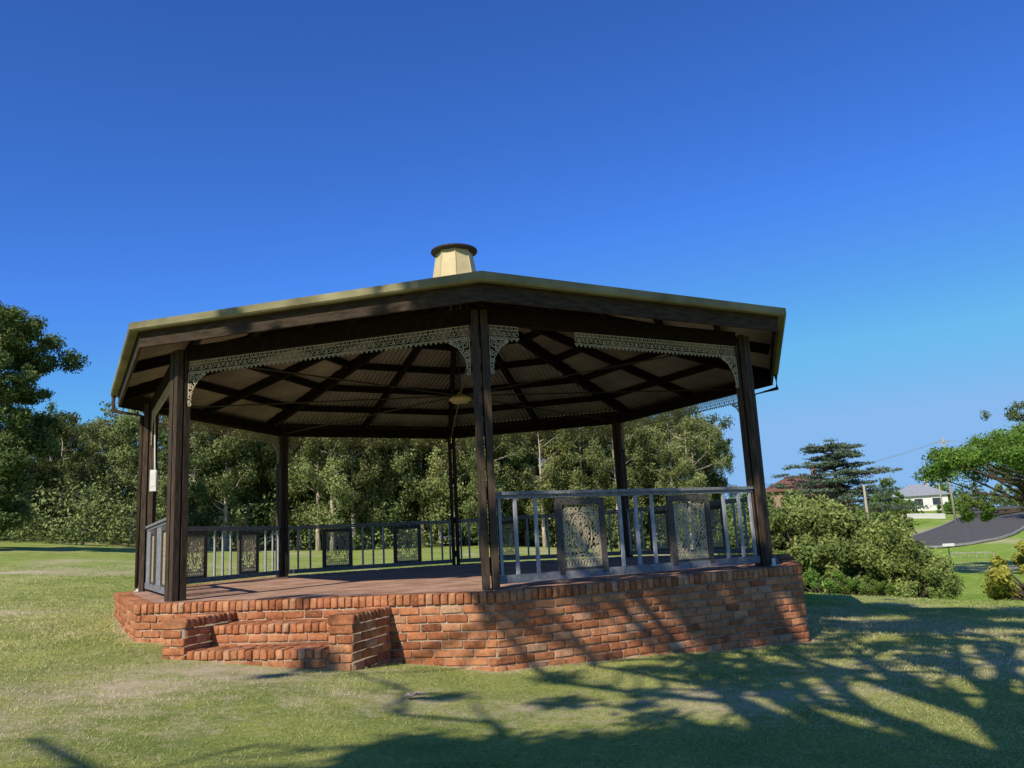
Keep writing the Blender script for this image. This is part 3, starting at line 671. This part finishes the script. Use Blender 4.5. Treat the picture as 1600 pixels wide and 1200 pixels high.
sunv=Vector((math.cos(SUN_AZ)*math.cos(SUN_EL),math.sin(SUN_AZ)*math.cos(SUN_EL),math.sin(SUN_EL)))
def lift(gx,gy,h): 
    k=h/math.tan(SUN_EL); return Vector((gx+math.cos(SUN_AZ)*k,gy+math.sin(SUN_AZ)*k,h))
def shade():
    rr=random.Random(3); r=np.random.default_rng(3); mb=MB(); C=[];Rd=[];Dn=[]
    fork=lift(2.6,-10.2,6.2); base=Vector((fork.x-.2,fork.y-.3,hz1(fork.x,fork.y)-.3))
    mb.tube([base,base.lerp(fork,.5)+Vector((.1,-.1,0)),fork],[.34,.27,.22],10)
    def limb(p,q,r0,depth,lf=.4):
        pts=[p]; L=(q-p).length
        for m in (1,2,3): pts.append(p.lerp(q,m/4)+Vector([rr.gauss(0,.045*L) for _ in range(3)]))
        pts.append(q); mb.tube(pts,[r0*(1-.17*m) for m in range(5)],6)
        if depth==0:
            if rr.random()<lf: C.append(tuple(q));Rd.append(rr.uniform(.2,.38));Dn.append(1.8)
            return
        for m in range(4):
            s=pts[rr.choice((1,2,3,4))]; dirn=(q-p).normalized()
            e=s+ (dirn+Vector([rr.gauss(0,.42) for _ in range(3)])).normalized()*L*rr.uniform(.25,.5); limb(s,e,r0*.5,depth-1,lf)
    for gx,gy,h,w,lf in [(1.2,-5.4,8.8,.12,.5),(.5,-4.4,10,.10,.6),(3.3,-4.6,10,.13,.5),(4.4,-3.8,10,.12,.6),(4.9,-6.3,8.6,.12,.4),(6.2,-3.2,11,.12,.4),(7.6,-1.0,12.5,.12,.5),(9.2,-3.0,12,.12,.5),(2.2,-1.0,13,.10,.4),(4.6,-1.5,12.5,.10,.5),(.3,-8.5,8,.10,.4),(-2.4,-8.3,7.6,.09,.25),(-4.2,-8.9,7.8,.08,.25),(2.3,-5.0,9,.11,.5),(3.9,-3.2,10.5,.11,.5),(1.9,-3.8,10.5,.11,.5),(5.6,-4.6,10,.10,.4),(2.9,-4.2,9.5,.10,.6)]:
        limb(fork,lift(gx,gy,h),w,2,lf)
    def mass(x0,x1,y0,y1,h,n,rad,slope=0,dn=2.6):
        for _ in range(n):
            gx=rr.uniform(x0,x1); gy=rr.uniform(y0,y1)+slope*(gx-x0); C.append(tuple(lift(gx,gy,h+rr.uniform(-.7,.7)))); Rd.append(rad*rr.uniform(.6,1.2)); Dn.append(dn)
    mass(-.4,2.5,-9.9,-8.4,7.6,62,.44)
    mass(4.8,13,-3.2,.2,12,64,.68)
    mass(2.4,7.7,-2.3,-.7,13,95,.5,.45,3.6)
    mass(.7,4.9,-4.9,-3.7,10.5,24,.26,.42,2.4)
    mass(5.0,8.5,-6.4,-3.6,10,9,.36)
    mass(.0,2.6,-.9,-.3,13,5,.26)
    V,F,rn=leaves(C,Rd,[int(170*k*(q/.5)**1.7) for q,k in zip(Rd,Dn)],.13,r); t=thing('gum_tree',base,"large spreading gum tree casting dappled shade on the lawn","tree")
    tm=mb.build('trunk',M_bark,True); tm.transform(Matrix.Translation(-base)); cm=np_mesh('crown',V,F,rn,M_gumd); cm.transform(Matrix.Translation(-base))
    part('trunk',tm,t); part('crown',cm,t)
shade()

# ---------------------------------------------------------------- road, house, poles
def wp(b,d,z=0): 
    x=d*math.sin(R_(b)); y=CAMY+d*math.cos(R_(b)); return Vector((x,y,hz1(x,y)+z))
def strip(name,cl,w,mat,zo,extra=None):
    mb=MB(); P=[]
    for (b0,d0),(b1,d1) in zip(cl[:-1],cl[1:]):
        a=wp(b0,d0);c=wp(b1,d1)
        for t in np.linspace(0,1,14,endpoint=False): P.append(a.lerp(c,t))
    P.append(wp(*cl[-1])); L=[]
    for _ in range(25):
        P=[P[0]]+[(P[i-1]+P[i]*2+P[i+1])/4 for i in range(1,len(P)-1)]+[P[-1]]
    for i,p in enumerate(P):
        t=(P[min(i+1,len(P)-1)]-P[max(i-1,0)]); t.z=0; t.normalize(); n=Vector((t.y,-t.x,0))
        row=[]
        for q in np.linspace(-w/2,w/2,9):
            s=p+n*q; row.append((s.x,s.y,hz1(s.x,s.y)+zo))
        L.append(row)
    for i in range(len(L)-1):
        for k in range(8): mb.add([L[i][k],L[i+1][k],L[i+1][k+1],L[i][k+1]],[(0,1,2,3)])
    o=part(name,mb.build(name,mat,True),None); o["kind"]="structure"; return L
cl=[(22,69),(28.5,71),(31.6,76),(33.4,92),(34.2,140),(34.4,200)]
L=strip('road',cl,7.2,M_asph,.12)
kb=MB()
for side in (0,8):
    for i in range(len(L)-1):
        kb.beam(Vector(L[i][side])+Vector((0,0,.03)),Vector(L[i+1][side])+Vector((0,0,.03)),.18,.16)
o=part('kerb',kb.build('kerb',M_kerb),None); o["kind"]="structure"
def house(b,d,w,dp,h,rot,label,roofc,wc=(.62,.6,.56)):
    p=wp(b,d); t=thing('house',p,label,"house",None,rot)
    M_wall=simple('house_wall',wc,tuple(q*1.2 for q in wc),2,.8); M_rf=simple('house_roof',roofc,tuple(q*1.3 for q in roofc),2,.7)
    wl=MB(); wl.box((0,0,h/2-.5),(w,dp,h+1)); part('wall',wl.build('wall',M_wall),t)
    rf=MB(); e=.5; a,c=w/2+e,dp/2+e; z=h; rh=1.9; k=a-c*.9
    rf.add([(-a,-c,z),(a,-c,z),(a,c,z),(-a,c,z),(-k,0,z+rh),(k,0,z+rh)],[(0,1,5,4),(1,2,5),(2,3,4,5),(3,0,4),(3,2,1,0)]); 
    ro=part('roof',rf.build('roof',M_rf),t)
    ch=MB(); ch.box((w*.2,.5,z+rh+.1),(.6,.6,1.4)); ch.box((w*.2,.5,z+rh+.85),(.75,.75,.15)); part('chimney',ch.build('chimney',M_wall),ro)
    gl=simple('glass_dark',(.03,.035,.045),(.06,.07,.08),2,.15)
    for x in (-w*.33,-.02*w,w*.3):
        wi=MB(); wi.box((x,-dp/2-.02,1.3),(1.2,.05,1.1)); wo=part('window',wi.build('window',gl),t)
        wf=MB()
        for s in (-1,1): wf.box((x+s*.65,-dp/2-.04,1.3),(.1,.07,1.3)); wf.box((x,-dp/2-.04,1.3+s*.6),(1.2,.07,.1))
        part('window_frame',wf.build('window_frame',M_white),wo)
house(29.6,148,8,6.5,2.3,R_(-25),"white weatherboard cottage with grey hipped roof",(.25,.26,.28))
house(22.8,104,9,7,4.0,R_(-10),"brown house with red-brown roof behind the shrubs",(.17,.085,.06),(.30,.2,.15))
fe=thing('picket_fence',wp(29.5,112),"low white picket fence along the house garden","fence"); mb=MB(); o0=wp(29.5,112)
p0=wp(28.9,112);p1=wp(31.0,108); n=50
for i in range(n):
    x=p0.lerp(p1,i/n); mb.box((x.x-o0.x,x.y-o0.y,hz1(x.x,x.y)-o0.z+.3),(.08,.04,.6))
part('pickets',mb.build('pickets',M_white),fe)
mb=MB()
for i in range(10):
    a=p0.lerp(p1,i/10);c=p0.lerp(p1,(i+1)/10); a.z=hz1(a.x,a.y)+.45;c.z=hz1(c.x,c.y)+.45; mb.beam(a-o0,c-o0,.05,.08)
part('fence_rail',mb.build('fence_rail',M_white),fe)
gr=thing('post_and_rail_fence',wp(32,60),"low pale post and rail barrier beside the road","fence"); o0=wp(32,60); mb=MB(); q0=wp(31.0,60);q1=wp(33.2,60)
for i in range(6):
    x=q0.lerp(q1,i/5); z=hz1(x.x,x.y); mb.box((x.x-o0.x,x.y-o0.y,z-o0.z+.15),(.07,.07,.45))
q0.z=hz1(q0.x,q0.y)+.34;q1.z=hz1(q1.x,q1.y)+.34; mb.beam(q0-o0,q1-o0,.04,.06); part('rail',mb.build('rail',M_kerb),gr)
sg=thing('road_sign',wp(30.9,62),"small white street sign board on a short post","sign"); mb=MB(); mb.box((0,0,.3),(.05,.05,.8)); part('sign_post',mb.build('sign_post',M_dark),sg); mb=MB(); mb.box((0,-.05,.75),(.8,.03,.18)); part('sign_board',mb.build('sign_board',M_white),sg)
M_pole=simple('pole_wood',(.30,.26,.21),(.45,.40,.33),3,.9,(4,4,1))
def pole(b,d,h,arm=True):
    p=wp(b,d); t=thing('power_pole',p,"weathered timber power pole carrying overhead wires","utility pole","power poles along the street",R_(-60)); mb=MB(); mb.tube([(0,0,-.5),(0,0,h)],[.13,.09],8); part('pole',mb.build('pole',M_pole,True),t)
    if arm:
        mb=MB(); mb.box((0,-.12,h-.5),(1.4,.08,.10)); 
        for x in (-.6,-.22,.22,.6): mb.tube([(x,-.12,h-.45),(x,-.12,h-.3)],.03,6)
        part('crossarm',mb.build('crossarm',M_pole),t)
    return p+Vector((0,0,h-.3))
A=pole(31.5,94,8.8);B=pole(30.9,112,5.2,False);Cc2=pole(26.6,70,4.8,False);D=pole(20.4,135,7)
def wire(a,b,s,off):
    pts=[a.lerp(b,t)+off-Vector((0,0,s*4*t*(1-t))) for t in np.linspace(0,1,14)]
    p=pts[0].copy(); t=thing('power_line',p,"thin dark overhead power line between poles","power line","overhead power lines"); mb=MB(); mb.tube([q-p for q in pts],.009,4); part('cable',mb.build('cable',M_kerb),t)
far=wp(40,80)+Vector((0,0,9))
for k in (-.9,.0,.9):
    off=Vector((k*.5,k*.86,0)); wire(A,D,1.0,off); wire(A,far,1.0,off)

# ---------------------------------------------------------------- light, world, camera
w=bpy.data.worlds.new("World"); scene.world=w; w.use_nodes=True; nt=w.node_tree; bg=nt.nodes['Background']
sk=nt.nodes.new('ShaderNodeTexSky'); sk.sky_type='NISHITA'; sk.sun_disc=False; sk.sun_elevation=SUN_EL
sk.sun_rotation=math.atan2(math.cos(SUN_AZ),math.sin(SUN_AZ))%(2*math.pi)
sk.altitude=300; sk.air_density=1.0; sk.dust_density=.05; sk.ozone_density=2.0
def mulc(a,c,mode='MULTIPLY'):
    m=nt.nodes.new('ShaderNodeMix'); m.data_type='RGBA'; m.blend_type=mode; m.inputs[0].default_value=1
    nt.links.new(a,m.inputs[6]); m.inputs[7].default_value=(*c,1); return m.outputs[2]
s1=mulc(sk.outputs[0],(.62*.15,.92*.15,1.42*.15))
ga=nt.nodes.new('ShaderNodeGamma'); ga.inputs['Gamma'].default_value=1.18; nt.links.new(s1,ga.inputs['Color'])
s2=mulc(ga.outputs[0],(.64,.79,.88))
s3=mulc(s2,(.25,.49,.86),'DARKEN')
s4=mulc(s3,(1/.12,)*3)
nt.links.new(s4,bg.inputs['Color']); bg.inputs['Strength'].default_value=.12
sl=bpy.data.lights.new('sun','SUN'); sl.energy=5.0; sl.angle=R_(.4); sl.color=(1,.92,.78)
so=bpy.data.objects.new('sun',sl); link(so); so.rotation_euler=sunv.to_track_quat('Z','Y').to_euler(); so.location=(0,0,30)

cam=bpy.data.cameras.new('camera'); co=bpy.data.objects.new('camera',cam); link(co)
cam.sensor_width=36; cam.lens=36*1269.66/1600; cam.clip_end=5000; cam.clip_start=.05
ya,pi_,rl_=.0656,.1886,.0533
right=Vector((math.cos(ya),-math.sin(ya),0)); f0=Vector((math.sin(ya),math.cos(ya),0)); up0=Vector((0,0,1))
fwd=f0*math.cos(pi_)+up0*math.sin(pi_); up=-f0*math.sin(pi_)+up0*math.cos(pi_)
r2=right*math.cos(rl_)-up*math.sin(rl_); u2=right*math.sin(rl_)+up*math.cos(rl_)
Mx=Matrix((r2,u2,-fwd)).transposed().to_4x4(); Mx.translation=Vector((0,CAMY,ZF+.4967)); co.matrix_world=Mx
scene.camera=co
scene.view_settings.view_transform='Standard'; scene.view_settings.look='None'; scene.view_settings.exposure=0
